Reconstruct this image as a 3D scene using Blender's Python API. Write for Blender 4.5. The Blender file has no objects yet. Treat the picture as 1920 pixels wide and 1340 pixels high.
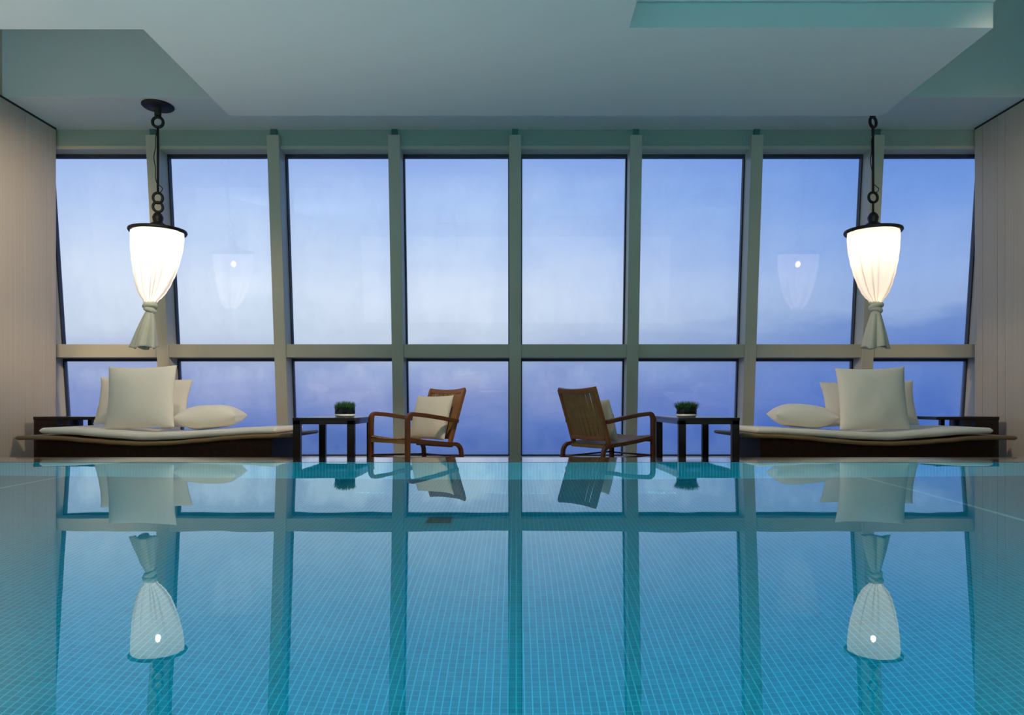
import bpy, bmesh, math, random
from mathutils import Vector, Matrix, noise as mnoise

random.seed(7)
C = bpy.context.scene.collection
S = bpy.context.scene
PI = math.pi

# ------------------------------------------------------------------ camera
F_PX, HOR, CX, CAM_Z = 1300.0, 757.0, 968.0, 0.377
cam_d = bpy.data.cameras.new('camera')
cam = bpy.data.objects.new('camera', cam_d); C.objects.link(cam)
cam.location = (0, 0, CAM_Z); cam.rotation_euler = (PI / 2, 0, 0)
cam_d.sensor_width = 36.0; cam_d.lens = F_PX / 1920 * 36
cam_d.shift_x = (960 - CX) / 1920
cam_d.shift_y = (HOR - 670) / 1920
cam_d.clip_start = 0.02
S.camera = cam

# ------------------------------------------------------------------ colour management
S.view_settings.view_transform = 'Standard'
S.view_settings.look = 'None'
S.view_settings.exposure = 0.0
S.view_settings.gamma = 1.0
S.view_settings.use_curve_mapping = False
S.cycles.use_denoising = True
S.cycles.max_bounces = 12
S.cycles.diffuse_bounces = 5
S.cycles.glossy_bounces = 5
S.cycles.transmission_bounces = 8
S.cycles.transparent_max_bounces = 16
S.cycles.caustics_reflective = True
S.cycles.caustics_refractive = True
S.cycles.sample_clamp_indirect = 6.0


def lin(r, g, b):
    def f(c):
        c /= 255.0
        return c / 12.92 if c <= 0.04045 else ((c + 0.055) / 1.055) ** 2.4
    return (f(r), f(g), f(b), 1.0)


# ------------------------------------------------------------------ world: dusk sky, bluer to the right, haze below
W = bpy.data.worlds.new('dusk_sky'); S.world = W
W.use_nodes = True
nt = W.node_tree; nt.nodes.clear()


def nd(tree, typ, **kw):
    n = tree.nodes.new(typ)
    for k, v in kw.items():
        setattr(n, k, v)
    return n


def lk(tree, a, b):
    tree.links.new(a, b)


out = nd(nt, 'ShaderNodeOutputWorld'); bg = nd(nt, 'ShaderNodeBackground')
tc = nd(nt, 'ShaderNodeTexCoord'); sep = nd(nt, 'ShaderNodeSeparateXYZ')
lk(nt, tc.outputs['Generated'], sep.inputs[0])
mp = nd(nt, 'ShaderNodeMapping'); mp.inputs['Scale'].default_value = (5, 5, 14)
lk(nt, tc.outputs['Generated'], mp.inputs['Vector'])
nz = nd(nt, 'ShaderNodeTexNoise'); nz.inputs['Scale'].default_value = 1.6; nz.inputs['Detail'].default_value = 5
lk(nt, mp.outputs[0], nz.inputs['Vector'])
am = nd(nt, 'ShaderNodeMath', operation='MULTIPLY_ADD')
lk(nt, nz.outputs[0], am.inputs[0]); am.inputs[1].default_value = 0.075; am.inputs[2].default_value = -0.0375
ad = nd(nt, 'ShaderNodeMath', operation='ADD')
lk(nt, sep.outputs['Z'], ad.inputs[0]); lk(nt, am.outputs[0], ad.inputs[1])
mr = nd(nt, 'ShaderNodeMapRange'); mr.inputs[1].default_value = -0.2; mr.inputs[2].default_value = 1.0
lk(nt, ad.outputs[0], mr.inputs[0])


def ramp(stops):
    r = nd(nt, 'ShaderNodeValToRGB')
    cr = r.color_ramp
    stops = [((z + 0.2) / 1.2, c) for z, c in stops]
    cr.elements[0].position = stops[0][0]; cr.elements[0].color = lin(*stops[0][1])
    cr.elements[1].position = stops[-1][0]; cr.elements[1].color = lin(*stops[-1][1])
    for p, c in stops[1:-1]:
        e = cr.elements.new(p); e.color = lin(*c)
    lk(nt, mr.outputs[0], r.inputs[0])
    return r


rl = ramp([(-0.2, (58, 86, 150)), (-0.072, (68, 100, 172)), (-0.035, (98, 124, 192)), (0.012, (144, 158, 206)),
           (0.05, (176, 188, 222)), (0.095, (206, 219, 236)), (0.15, (216, 229, 248)), (0.24, (186, 209, 246)),
           (0.34, (152, 182, 240)), (0.55, (124, 160, 232)), (1.0, (100, 140, 222))])
rr = ramp([(-0.2, (46, 76, 146)), (-0.072, (54, 92, 172)), (-0.035, (68, 106, 186)), (0.012, (84, 118, 194)),
           (0.05, (96, 130, 202)), (0.098, (112, 144, 206)), (0.118, (150, 176, 222)), (0.17, (152, 180, 230)), (0.24, (124, 162, 228)),
           (0.34, (92, 140, 220)), (0.55, (78, 126, 208)), (1.0, (66, 110, 196))])
fx = nd(nt, 'ShaderNodeMapRange'); fx.inputs[1].default_value = -0.06; fx.inputs[2].default_value = 0.44
lk(nt, sep.outputs['X'], fx.inputs[0])
mx = nd(nt, 'ShaderNodeMix', data_type='RGBA')
lk(nt, fx.outputs[0], mx.inputs[0]); lk(nt, rl.outputs[0], mx.inputs[6]); lk(nt, rr.outputs[0], mx.inputs[7])
fy = nd(nt, 'ShaderNodeMapRange'); fy.inputs[1].default_value = 0.1; fy.inputs[2].default_value = -0.4
lk(nt, sep.outputs['Y'], fy.inputs[0])
mb_ = nd(nt, 'ShaderNodeMix', data_type='RGBA')
lk(nt, fy.outputs[0], mb_.inputs[0]); lk(nt, mx.outputs[2], mb_.inputs[6])
mb_.inputs[7].default_value = (0.27, 0.30, 0.31, 1)  # plain grey sky behind the camera, set as fill through the back opening
lk(nt, mb_.outputs[2], bg.inputs[0]); bg.inputs[1].default_value = 1.12
lk(nt, bg.outputs[0], out.inputs[0])


def area(name, loc, rot, sx, sy, power, col):
    d = bpy.data.lights.new(name, 'AREA'); d.shape = 'RECTANGLE'; d.size = sx; d.size_y = sy
    d.energy = power; d.color = col
    o = bpy.data.objects.new(name, d); C.objects.link(o); o.location = loc; o.rotation_euler = rot
    return o


def spot(name, loc, target, power, col, deg, blend=0.6, r=0.05):
    d = bpy.data.lights.new(name, 'SPOT'); d.energy = power; d.color = col; d.spot_size = math.radians(deg); d.spot_blend = blend
    d.shadow_soft_size = r
    o = bpy.data.objects.new(name, d); C.objects.link(o); o.location = loc
    o.rotation_euler = (Vector(target) - Vector(loc)).to_track_quat('-Z', 'Y').to_euler()
    return o


# lights added under water at the unseen near end to brighten the pool
for x in (-3.2, 0.0, 3.2):
    area('added_underwater_light', (x, -1.42, -0.42), (PI / 2 - 0.22, 0, 0), 1.6, 0.5, 120, (0.70, 1.0, 0.96))
# warm spots added out of frame to light the seating and the side walls
WARM = (1.0, 0.80, 0.58)
spot('added_ceiling_spot', (-3.1, 4.2, 2.95), (-5.1, 7.2, 1.75), 520, WARM, 54, 0.9, 0.3)
spot('added_ceiling_spot', (-2.2, 4.1, 3.06), (-3.2, 7.7, 0.6), 120, WARM, 50, 0.8)
spot('added_ceiling_spot', (0.7, 4.5, 3.06), (-3.1, 6.45, 0.3), 480, WARM, 38)
spot('added_ceiling_spot', (-0.2, 4.1, 3.06), (-1.0, 6.4, 0.2), 250, WARM, 32)
spot('added_ceiling_spot', (0.2, 4.1, 3.06), (1.0, 6.4, 0.2), 80, WARM, 32)
spot('added_ceiling_spot', (-0.7, 4.5, 3.06), (3.1, 6.45, 0.3), 400, WARM, 38)
spot('added_ceiling_spot', (3.0, 3.9, 2.95), (5.1, 7.2, 1.7), 125, WARM, 54, 0.9, 0.3)
# upward fill lights added beside the pool, out of frame, to brighten the ceiling
area('added_uplight', (-4.35, 1.6, 1.5), (PI, math.radians(-22), 0), 0.8, 3.0, 34, (0.95, 1.0, 0.98))
area('added_uplight', (4.35, 1.6, 1.5), (PI, math.radians(22), 0), 0.8, 3.0, 5, (0.9, 1.0, 1.0))
# strips added out of sight behind the pool edge to brighten the ceiling
for x, pw in ((-2.5, 16), (2.5, 6)):
    gl_ = area('added_ceiling_wash', (x, 5.32, -0.12), (math.radians(-(90 + 66)), 0, 0), 4.6, 0.05, pw, (1.0, 0.98, 0.92))
    gl_.data.spread = math.radians(115)

# ------------------------------------------------------------------ helpers


def V(*a):
    return Vector(a)


def link(name, bm, mat, parent=None, smooth=False, bevel=0.0, recalc=True):
    if recalc:
        bmesh.ops.recalc_face_normals(bm, faces=bm.faces)
    me = bpy.data.meshes.new(name); bm.to_mesh(me); bm.free()
    if mat:
        me.materials.append(mat)
    if smooth:
        for p in me.polygons:
            p.use_smooth = True
    o = bpy.data.objects.new(name, me); C.objects.link(o)
    if parent:
        o.parent = parent
    if bevel:
        m = o.modifiers.new('bevel', 'BEVEL'); m.width = bevel; m.segments = 2; m.limit_method = 'ANGLE'
        m.harden_normals = False
    return o


def tag(o, label, cat, group=None, kind=None):
    o['label'] = label; o['category'] = cat
    if group:
        o['group'] = group
    if kind:
        o['kind'] = kind
    return o


def empty(name, loc=(0, 0, 0), rz=0.0):
    o = bpy.data.objects.new(name, None); C.objects.link(o)
    o.location = loc; o.rotation_euler = (0, 0, rz); o.empty_display_size = 0.1
    return o


def box(bm, x0, x1, y0, y1, z0, z1):
    vs = [bm.verts.new((x, y, z)) for z in (z0, z1) for x, y in ((x0, y0), (x1, y0), (x1, y1), (x0, y1))]
    for f in ((0, 3, 2, 1), (4, 5, 6, 7), (0, 1, 5, 4), (1, 2, 6, 5), (2, 3, 7, 6), (3, 0, 4, 7)):
        bm.faces.new([vs[i] for i in f])
    return vs


def boxes(lst):
    bm = bmesh.new()
    for b in lst:
        box(bm, *b)
    return bm


def frame_at(pts, i):
    if i == 0:
        t = pts[1] - pts[0]
    elif i == len(pts) - 1:
        t = pts[-1] - pts[-2]
    else:
        t = (pts[i + 1] - pts[i]).normalized() + (pts[i] - pts[i - 1]).normalized()
    return t.normalized()


def sweep(bm, pts, b, w, h):
    """rectangular bar along pts; b = constant width direction, w along b, h across it"""
    pts = [Vector(p) for p in pts]; b = Vector(b).normalized()
    rings = []
    for i, p in enumerate(pts):
        t = frame_at(pts, i); n = t.cross(b).normalized()
        rings.append([bm.verts.new(p + b * sx * w / 2 + n * sy * h / 2) for sx, sy in ((-1, -1), (1, -1), (1, 1), (-1, 1))])
    for a, c in zip(rings, rings[1:]):
        for k in range(4):
            bm.faces.new((a[k], a[(k + 1) % 4], c[(k + 1) % 4], c[k]))
    bm.faces.new(rings[0][::-1]); bm.faces.new(rings[-1])


def tube(bm, pts, r, n=10, closed=False):
    pts = [Vector(p) for p in pts]
    rr_ = r if isinstance(r, (list, tuple)) else [r] * len(pts)
    rings = []
    up = None
    N = len(pts)
    for i, p in enumerate(pts):
        if closed:
            t = (pts[(i + 1) % N] - pts[(i - 1) % N]).normalized()
        else:
            t = frame_at(pts, i)
        if up is None:
            up = V(0, 0, 1) if abs(t.z) < 0.9 else V(1, 0, 0)
        a = (up - t * up.dot(t)).normalized(); up = a
        c = t.cross(a)
        rings.append([bm.verts.new(p + (a * math.cos(2 * PI * k / n) + c * math.sin(2 * PI * k / n)) * rr_[i]) for k in range(n)])
    prs = list(zip(rings, rings[1:]))
    if closed:
        prs.append((rings[-1], rings[0]))
    for a, c in prs:
        for k in range(n):
            bm.faces.new((a[k], a[(k + 1) % n], c[(k + 1) % n], c[k]))
    if not closed:
        bm.faces.new(rings[0][::-1]); bm.faces.new(rings[-1])


def lathe(bm, prof, n=40, cx=0, cy=0):
    rings = []
    for r, z in prof:
        if r < 1e-5:
            rings.append([bm.verts.new((cx, cy, z))])
        else:
            rings.append([bm.verts.new((cx + r * math.cos(2 * PI * k / n), cy + r * math.sin(2 * PI * k / n), z)) for k in range(n)])
    for a, c in zip(rings, rings[1:]):
        for k in range(n):
            k2 = (k + 1) % n
            if len(a) == 1 and len(c) > 1:
                bm.faces.new((a[0], c[k2], c[k]))
            elif len(c) == 1 and len(a) > 1:
                bm.faces.new((a[k], a[k2], c[0]))
            elif len(a) > 1:
                bm.faces.new((a[k], a[k2], c[k2], c[k]))


def interp(tab, x):
    if x <= tab[0][0]:
        return tab[0][1]
    for (x0, y0), (x1, y1) in zip(tab, tab[1:]):
        if x <= x1:
            t = (x - x0) / (x1 - x0)
            # catmull-ish smooth: cosine blend keeps it tame
            t = t * 0.5 + 0.5 * (t * t * (3 - 2 * t))
            return y0 + (y1 - y0) * t
    return tab[-1][1]


def copy_tree(o, parent=None):
    c = o.copy(); C.objects.link(c); c.parent = parent
    for ch in list(o.children):
        copy_tree(ch, c)
    return c


# ------------------------------------------------------------------ materials
def mat(name):
    m = bpy.data.materials.new(name); m.use_nodes = True
    t = m.node_tree; t.nodes.clear()
    o = nd(t, 'ShaderNodeOutputMaterial')
    return m, t, o


def pmat(name, col, rough=0.5, col2=None, nscale=8.0, stretch=(1, 1, 1), bump=0.0, bscale=60.0, metal=0.0,
         spec=0.5, coat=0.0, sheen=0.0, detail=4):
    m, t, o = mat(name)
    p = nd(t, 'ShaderNodeBsdfPrincipled')
    p.inputs['Roughness'].default_value = rough; p.inputs['Metallic'].default_value = metal
    p.inputs['Specular IOR Level'].default_value = spec
    p.inputs['Coat Weight'].default_value = coat; p.inputs['Coat Roughness'].default_value = 0.08
    if sheen:
        p.inputs['Sheen Weight'].default_value = sheen
    cd = nd(t, 'ShaderNodeTexCoord'); mpp = nd(t, 'ShaderNodeMapping')
    mpp.inputs['Scale'].default_value = stretch
    lk(t, cd.outputs['Object'], mpp.inputs[0])
    n = nd(t, 'ShaderNodeTexNoise'); n.inputs['Scale'].default_value = nscale; n.inputs['Detail'].default_value = detail
    lk(t, mpp.outputs[0], n.inputs['Vector'])
    mxx = nd(t, 'ShaderNodeMix', data_type='RGBA')
    mxx.inputs[6].default_value = (*col, 1); mxx.inputs[7].default_value = (*(col2 or col), 1)
    lk(t, n.outputs[0], mxx.inputs[0]); lk(t, mxx.outputs[2], p.inputs['Base Color'])
    if bump:
        n2 = nd(t, 'ShaderNodeTexNoise'); n2.inputs['Scale'].default_value = bscale; n2.inputs['Detail'].default_value = 3
        lk(t, mpp.outputs[0], n2.inputs['Vector'])
        b = nd(t, 'ShaderNodeBump'); b.inputs['Strength'].default_value = bump; b.inputs['Distance'].default_value = 0.01
        lk(t, n2.outputs[0], b.inputs['Height']); lk(t, b.outputs[0], p.inputs['Normal'])
    lk(t, p.outputs[0], o.inputs[0])
    return m


M = {}
M['ceiling'] = pmat('ceiling_paint', (0.70, 0.74, 0.71), 0.75, (0.74, 0.77, 0.74), 1.5)
M['header'] = pmat('header_paint', (0.33, 0.38, 0.32), 0.6, (0.36, 0.41, 0.35), 2.0)
M['mullion'] = pmat('mullion_metal', (0.56, 0.51, 0.40), 0.42, (0.60, 0.55, 0.43), 3.0, spec=0.4)
M['bracket'] = pmat('bracket_metal', (0.05, 0.12, 0.11), 0.5, (0.07, 0.15, 0.13))
M['gasket'] = pmat('gasket_rubber', (0.02, 0.025, 0.035), 0.5, (0.03, 0.035, 0.05))
M['gap'] = pmat('painted_gap_shade', (0.02, 0.018, 0.015), 0.8, (0.03, 0.027, 0.022))  # near-black strip colour stands in for shade at the wall tops
M['deck'] = pmat('deck_stone', (0.30, 0.28, 0.25), 0.4, (0.38, 0.36, 0.32), 5.0)
M['lip'] = pmat('wet_stone', (0.06, 0.055, 0.05), 0.05, (0.09, 0.085, 0.075), 6.0, spec=1.0, coat=1.0)
M['black_wood'] = pmat('dark_stained_wood', (0.010, 0.007, 0.006), 0.22, (0.022, 0.014, 0.011), 6, (1, 1, 12), spec=0.35)
M['teak'] = pmat('teak_wood', (0.22, 0.075, 0.022), 0.35, (0.36, 0.14, 0.045), 10, (1, 1, 14), bump=0.05, spec=0.5)
M['teak_dark'] = pmat('teak_frame_wood', (0.11, 0.035, 0.012), 0.32, (0.19, 0.065, 0.02), 10, (1, 1, 14), bump=0.05, spec=0.5)
M['linen'] = pmat('cream_linen', (0.80, 0.76, 0.67), 0.9, (0.86, 0.82, 0.73), 40, bump=0.10, bscale=220, sheen=0.2, spec=0.15)
M['cushion'] = pmat('beige_linen', (0.82, 0.72, 0.58), 0.9, (0.88, 0.78, 0.64), 40, bump=0.10, bscale=220, sheen=0.2, spec=0.15)
M['iron'] = pmat('black_iron', (0.010, 0.009, 0.008), 0.45, (0.02, 0.017, 0.014), 20, metal=0.3, bump=0.1)
M['white'] = pmat('white_ceramic', (0.80, 0.80, 0.80), 0.25, (0.84, 0.84, 0.84))
M['soil'] = pmat('dark_soil', (0.012, 0.010, 0.006), 0.9, (0.03, 0.022, 0.012), 60, bump=0.5)
M['grass'] = pmat('potted_grass', (0.015, 0.075, 0.018), 0.55, (0.04, 0.15, 0.035), 60)
M['rail'] = pmat('rattan_rail', (0.17, 0.105, 0.042), 0.45, (0.26, 0.17, 0.07), 60, (40, 1, 1), bump=0.3, bscale=30)
M['grate'] = pmat('drain_plastic', (0.01, 0.035, 0.045), 0.5, (0.015, 0.045, 0.05))
M['line_tile'] = pmat('pale_tile', (0.35, 0.70, 0.74), 0.4, (0.45, 0.78, 0.80), 30)


def wall_mat(name, c1, c2):
    m, t, o = mat(name)
    p = nd(t, 'ShaderNodeBsdfPrincipled'); p.inputs['Roughness'].default_value = 0.7
    cd = nd(t, 'ShaderNodeTexCoord'); sp = nd(t, 'ShaderNodeMapping'); sp.inputs['Scale'].default_value = (0.02, 60, 0.4)
    lk(t, cd.outputs['Object'], sp.inputs[0])
    n = nd(t, 'ShaderNodeTexNoise'); n.inputs['Scale'].default_value = 1.0; n.inputs['Detail'].default_value = 4
    lk(t, sp.outputs[0], n.inputs['Vector'])
    mm = nd(t, 'ShaderNodeMix', data_type='RGBA'); mm.inputs[6].default_value = (*c1, 1); mm.inputs[7].default_value = (*c2, 1)
    lk(t, n.outputs[0], mm.inputs[0]); lk(t, mm.outputs[2], p.inputs['Base Color'])
    b = nd(t, 'ShaderNodeBump'); b.inputs['Strength'].default_value = 0.25; b.inputs['Distance'].default_value = 0.004
    lk(t, n.outputs[0], b.inputs['Height']); lk(t, b.outputs[0], p.inputs['Normal'])
    lk(t, p.outputs[0], o.inputs[0])
    return m


M['wall'] = wall_mat('limed_oak_panelling', (0.42, 0.37, 0.31), (0.58, 0.52, 0.44))


def mosaic(name, plane):
    """small square turquoise mosaic with paler joints, in object space"""
    m, t, o = mat(name)
    p = nd(t, 'ShaderNodeBsdfPrincipled'); p.inputs['Roughness'].default_value = 0.35
    cd = nd(t, 'ShaderNodeTexCoord'); sp = nd(t, 'ShaderNodeSeparateXYZ'); cb = nd(t, 'ShaderNodeCombineXYZ')
    lk(t, cd.outputs['Object'], sp.inputs[0])
    a, b = {'xy': ('X', 'Y'), 'xz': ('X', 'Z'), 'yz': ('Y', 'Z')}[plane]
    lk(t, sp.outputs[a], cb.inputs[0]); lk(t, sp.outputs[b], cb.inputs[1])
    P_ = 0.0206

    def joint(sock, wdt, amt):
        d = nd(t, 'ShaderNodeMath', operation='DIVIDE'); lk(t, sock, d.inputs[0]); d.inputs[1].default_value = P_
        f = nd(t, 'ShaderNodeMath', operation='FRACT'); lk(t, d.outputs[0], f.inputs[0])
        g = nd(t, 'ShaderNodeMath', operation='PINGPONG'); lk(t, d.outputs[0], g.inputs[0]); g.inputs[1].default_value = 0.5
        r_ = nd(t, 'ShaderNodeMapRange', interpolation_type='SMOOTHSTEP'); lk(t, g.outputs[0], r_.inputs[0])
        r_.inputs[1].default_value = wdt * 0.5; r_.inputs[2].default_value = wdt; r_.inputs[3].default_value = amt; r_.inputs[4].default_value = 0.0
        return r_
    ja = joint(sp.outputs[a], 0.10, 0.68); jb = joint(sp.outputs[b], 0.075, 0.38)
    jm = nd(t, 'ShaderNodeMath', operation='MAXIMUM'); lk(t, ja.outputs[0], jm.inputs[0]); lk(t, jb.outputs[0], jm.inputs[1])
    sc_ = nd(t, 'ShaderNodeVectorMath', operation='SCALE'); lk(t, cb.outputs[0], sc_.inputs[0]); sc_.inputs['Scale'].default_value = 1 / P_
    fl = nd(t, 'ShaderNodeVectorMath', operation='FLOOR'); lk(t, sc_.outputs[0], fl.inputs[0])
    wn = nd(t, 'ShaderNodeTexWhiteNoise'); lk(t, fl.outputs[0], wn.inputs['Vector'])
    tl = nd(t, 'ShaderNodeMix', data_type='RGBA'); lk(t, wn.outputs['Value'], tl.inputs[0])
    tl.inputs[6].default_value = (0.004, 0.215, 0.31, 1); tl.inputs[7].default_value = (0.008, 0.27, 0.39, 1)
    br = nd(t, 'ShaderNodeMix', data_type='RGBA'); lk(t, jm.outputs[0], br.inputs[0]); lk(t, tl.outputs[2], br.inputs[6])
    br.inputs[7].default_value = (0.10, 0.62, 0.74, 1)
    lk(t, br.outputs[2], p.inputs['Base Color']); lk(t, p.outputs[0], o.inputs[0])
    return m


M['mosaic_floor'] = mosaic('pool_floor_mosaic', 'xy')
M['mosaic_end'] = mosaic('pool_end_mosaic', 'xz')
M['mosaic_side'] = mosaic('pool_side_mosaic', 'yz')


def water_mat():
    m, t, o = mat('pool_water')
    r = nd(t, 'ShaderNodeBsdfRefraction'); r.inputs['IOR'].default_value = 1.333; r.inputs['Roughness'].default_value = 0.0
    r.inputs['Color'].default_value = (0.55, 0.97, 1.0, 1)
    g = nd(t, 'ShaderNodeBsdfGlossy'); g.inputs['Roughness'].default_value = 0.0
    g.inputs['Color'].default_value = (0.82, 0.98, 1.0, 1)
    f = nd(t, 'ShaderNodeFresnel'); f.inputs['IOR'].default_value = 1.60
    cd = nd(t, 'ShaderNodeTexCoord')
    n = nd(t, 'ShaderNodeTexNoise'); n.inputs['Scale'].default_value = 2.2; n.inputs['Detail'].default_value = 2
    lk(t, cd.outputs['Object'], n.inputs['Vector'])
    b = nd(t, 'ShaderNodeBump'); b.inputs['Strength'].default_value = 0.05; b.inputs['Distance'].default_value = 0.01
    lk(t, n.outputs[0], b.inputs['Height'])
    for x in (r, g, f):
        lk(t, b.outputs[0], x.inputs['Normal'])
    mx_ = nd(t, 'ShaderNodeMixShader')
    lk(t, f.outputs[0], mx_.inputs[0]); lk(t, r.outputs[0], mx_.inputs[1]); lk(t, g.outputs[0], mx_.inputs[2])
    lk(t, mx_.outputs[0], o.inputs[0])
    return m


M['water'] = water_mat()


def glass_mat(name, amount, base):
    """window glass with condensation: misted rim, ragged clear middle"""
    m, t, o = mat(name)
    tr = nd(t, 'ShaderNodeBsdfTransparent'); tr.inputs[0].default_value = (0.97, 0.98, 0.99, 1)
    gl = nd(t, 'ShaderNodeBsdfGlossy'); gl.inputs['Roughness'].default_value = 0.0
    lw = nd(t, 'ShaderNodeLayerWeight'); lw.inputs[0].default_value = 0.5
    pw = nd(t, 'ShaderNodeMath', operation='POWER'); lk(t, lw.outputs['Facing'], pw.inputs[0]); pw.inputs[1].default_value = 4.0
    ma = nd(t, 'ShaderNodeMath', operation='MULTIPLY_ADD'); lk(t, pw.outputs[0], ma.inputs[0])
    ma.inputs[1].default_value = 0.8; ma.inputs[2].default_value = 0.06
    m1 = nd(t, 'ShaderNodeMixShader'); lk(t, ma.outputs[0], m1.inputs[0]); lk(t, tr.outputs[0], m1.inputs[1]); lk(t, gl.outputs[0], m1.inputs[2])
    # mist
    cd = nd(t, 'ShaderNodeTexCoord'); sp = nd(t, 'ShaderNodeSeparateXYZ'); lk(t, cd.outputs['Generated'], sp.inputs[0])

    def edge(sock):
        a = nd(t, 'ShaderNodeMath', operation='MULTIPLY_ADD'); lk(t, sock, a.inputs[0]); a.inputs[1].default_value = 2; a.inputs[2].default_value = -1
        b = nd(t, 'ShaderNodeMath', operation='ABSOLUTE'); lk(t, a.outputs[0], b.inputs[0])
        c = nd(t, 'ShaderNodeMath', operation='POWER'); lk(t, b.outputs[0], c.inputs[0]); c.inputs[1].default_value = 5
        return c
    e = nd(t, 'ShaderNodeMath', operation='ADD'); lk(t, edge(sp.outputs['X']).outputs[0], e.inputs[0]); lk(t, edge(sp.outputs['Z']).outputs[0], e.inputs[1])
    mpp = nd(t, 'ShaderNodeMapping'); mpp.inputs['Scale'].default_value = (3.0, 1, 1.6)
    lk(t, cd.outputs['Object'], mpp.inputs[0])
    n = nd(t, 'ShaderNodeTexNoise'); n.inputs['Scale'].default_value = 1.6; n.inputs['Detail'].default_value = 6
    lk(t, mpp.outputs[0], n.inputs['Vector'])
    s1 = nd(t, 'ShaderNodeMath', operation='MULTIPLY_ADD'); lk(t, n.outputs[0], s1.inputs[0]); s1.inputs[1].default_value = 1.5; lk(t, e.outputs[0], s1.inputs[2])
    rg = nd(t, 'ShaderNodeMapRange', interpolation_type='SMOOTHSTEP'); lk(t, s1.outputs[0], rg.inputs[0])
    rg.inputs[1].default_value = 0.65; rg.inputs[2].default_value = 1.35; rg.inputs[3].default_value = base; rg.inputs[4].default_value = amount
    ts = nd(t, 'ShaderNodeBsdfTranslucent'); ts.inputs[0].default_value = (0.9, 0.92, 0.95, 1)
    m2 = nd(t, 'ShaderNodeMixShader'); lk(t, rg.outputs[0], m2.inputs[0]); lk(t, m1.outputs[0], m2.inputs[1]); lk(t, ts.outputs[0], m2.inputs[2])
    lk(t, m2.outputs[0], o.inputs[0])
    return m


M['glass_up'] = glass_mat('misted_glass_upper', 0.045, 0.0)
M['glass_low'] = glass_mat('misted_glass_lower', 0.20, 0.0)


def rattan_mat():
    m, t, o = mat('dark_rattan_weave')
    p = nd(t, 'ShaderNodeBsdfPrincipled'); p.inputs['Roughness'].default_value = 0.55; p.inputs['Specular IOR Level'].default_value = 0.15
    cd = nd(t, 'ShaderNodeTexCoord'); sp = nd(t, 'ShaderNodeSeparateXYZ'); cb = nd(t, 'ShaderNodeCombineXYZ')
    lk(t, cd.outputs['Object'], sp.inputs[0])
    sm = nd(t, 'ShaderNodeMath', operation='ADD'); lk(t, sp.outputs['X'], sm.inputs[0]); lk(t, sp.outputs['Y'], sm.inputs[1])
    lk(t, sm.outputs[0], cb.inputs[0]); lk(t, sp.outputs['Z'], cb.inputs[1])
    br = nd(t, 'ShaderNodeTexBrick'); br.offset = 0.5
    br.inputs['Scale'].default_value = 1.0; br.inputs['Brick Width'].default_value = 0.022; br.inputs['Row Height'].default_value = 0.011
    br.inputs['Mortar Size'].default_value = 0.0018; br.inputs['Mortar Smooth'].default_value = 0.6
    br.inputs['Color1'].default_value = (0.016, 0.007, 0.004, 1); br.inputs['Color2'].default_value = (0.030, 0.013, 0.006, 1)
    br.inputs['Mortar'].default_value = (0.004, 0.002, 0.001, 1)
    lk(t, cb.outputs[0], br.inputs['Vector'])
    lk(t, br.outputs['Color'], p.inputs['Base Color'])
    b = nd(t, 'ShaderNodeBump'); b.inputs['Strength'].default_value = 0.6; b.inputs['Distance'].default_value = 0.004; b.invert = True
    lk(t, br.outputs['Fac'], b.inputs['Height']); lk(t, b.outputs[0], p.inputs['Normal'])
    lk(t, p.outputs[0], o.inputs[0])
    return m


M['rattan'] = rattan_mat()


def cane_mat():
    m, t, o = mat('woven_cane')
    p = nd(t, 'ShaderNodeBsdfPrincipled'); p.inputs['Roughness'].default_value = 0.5
    cd = nd(t, 'ShaderNodeTexCoord')
    w = nd(t, 'ShaderNodeTexWave', bands_direction='Z'); w.inputs['Scale'].default_value = 28; w.inputs['Distortion'].default_value = 0.6
    lk(t, cd.outputs['Object'], w.inputs['Vector'])
    n = nd(t, 'ShaderNodeTexNoise'); n.inputs['Scale'].default_value = 14
    lk(t, cd.outputs['Object'], n.inputs['Vector'])
    mm = nd(t, 'ShaderNodeMix', data_type='RGBA'); mm.inputs[6].default_value = (0.24, 0.115, 0.035, 1); mm.inputs[7].default_value = (0.42, 0.23, 0.075, 1)
    lk(t, n.outputs[0], mm.inputs[0]); lk(t, mm.outputs[2], p.inputs['Base Color'])
    b = nd(t, 'ShaderNodeBump'); b.inputs['Strength'].default_value = 0.5; b.inputs['Distance'].default_value = 0.004
    lk(t, w.outputs['Fac'], b.inputs['Height']); lk(t, b.outputs[0], p.inputs['Normal'])
    lk(t, p.outputs[0], o.inputs[0])
    return m


M['cane'] = cane_mat()


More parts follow.
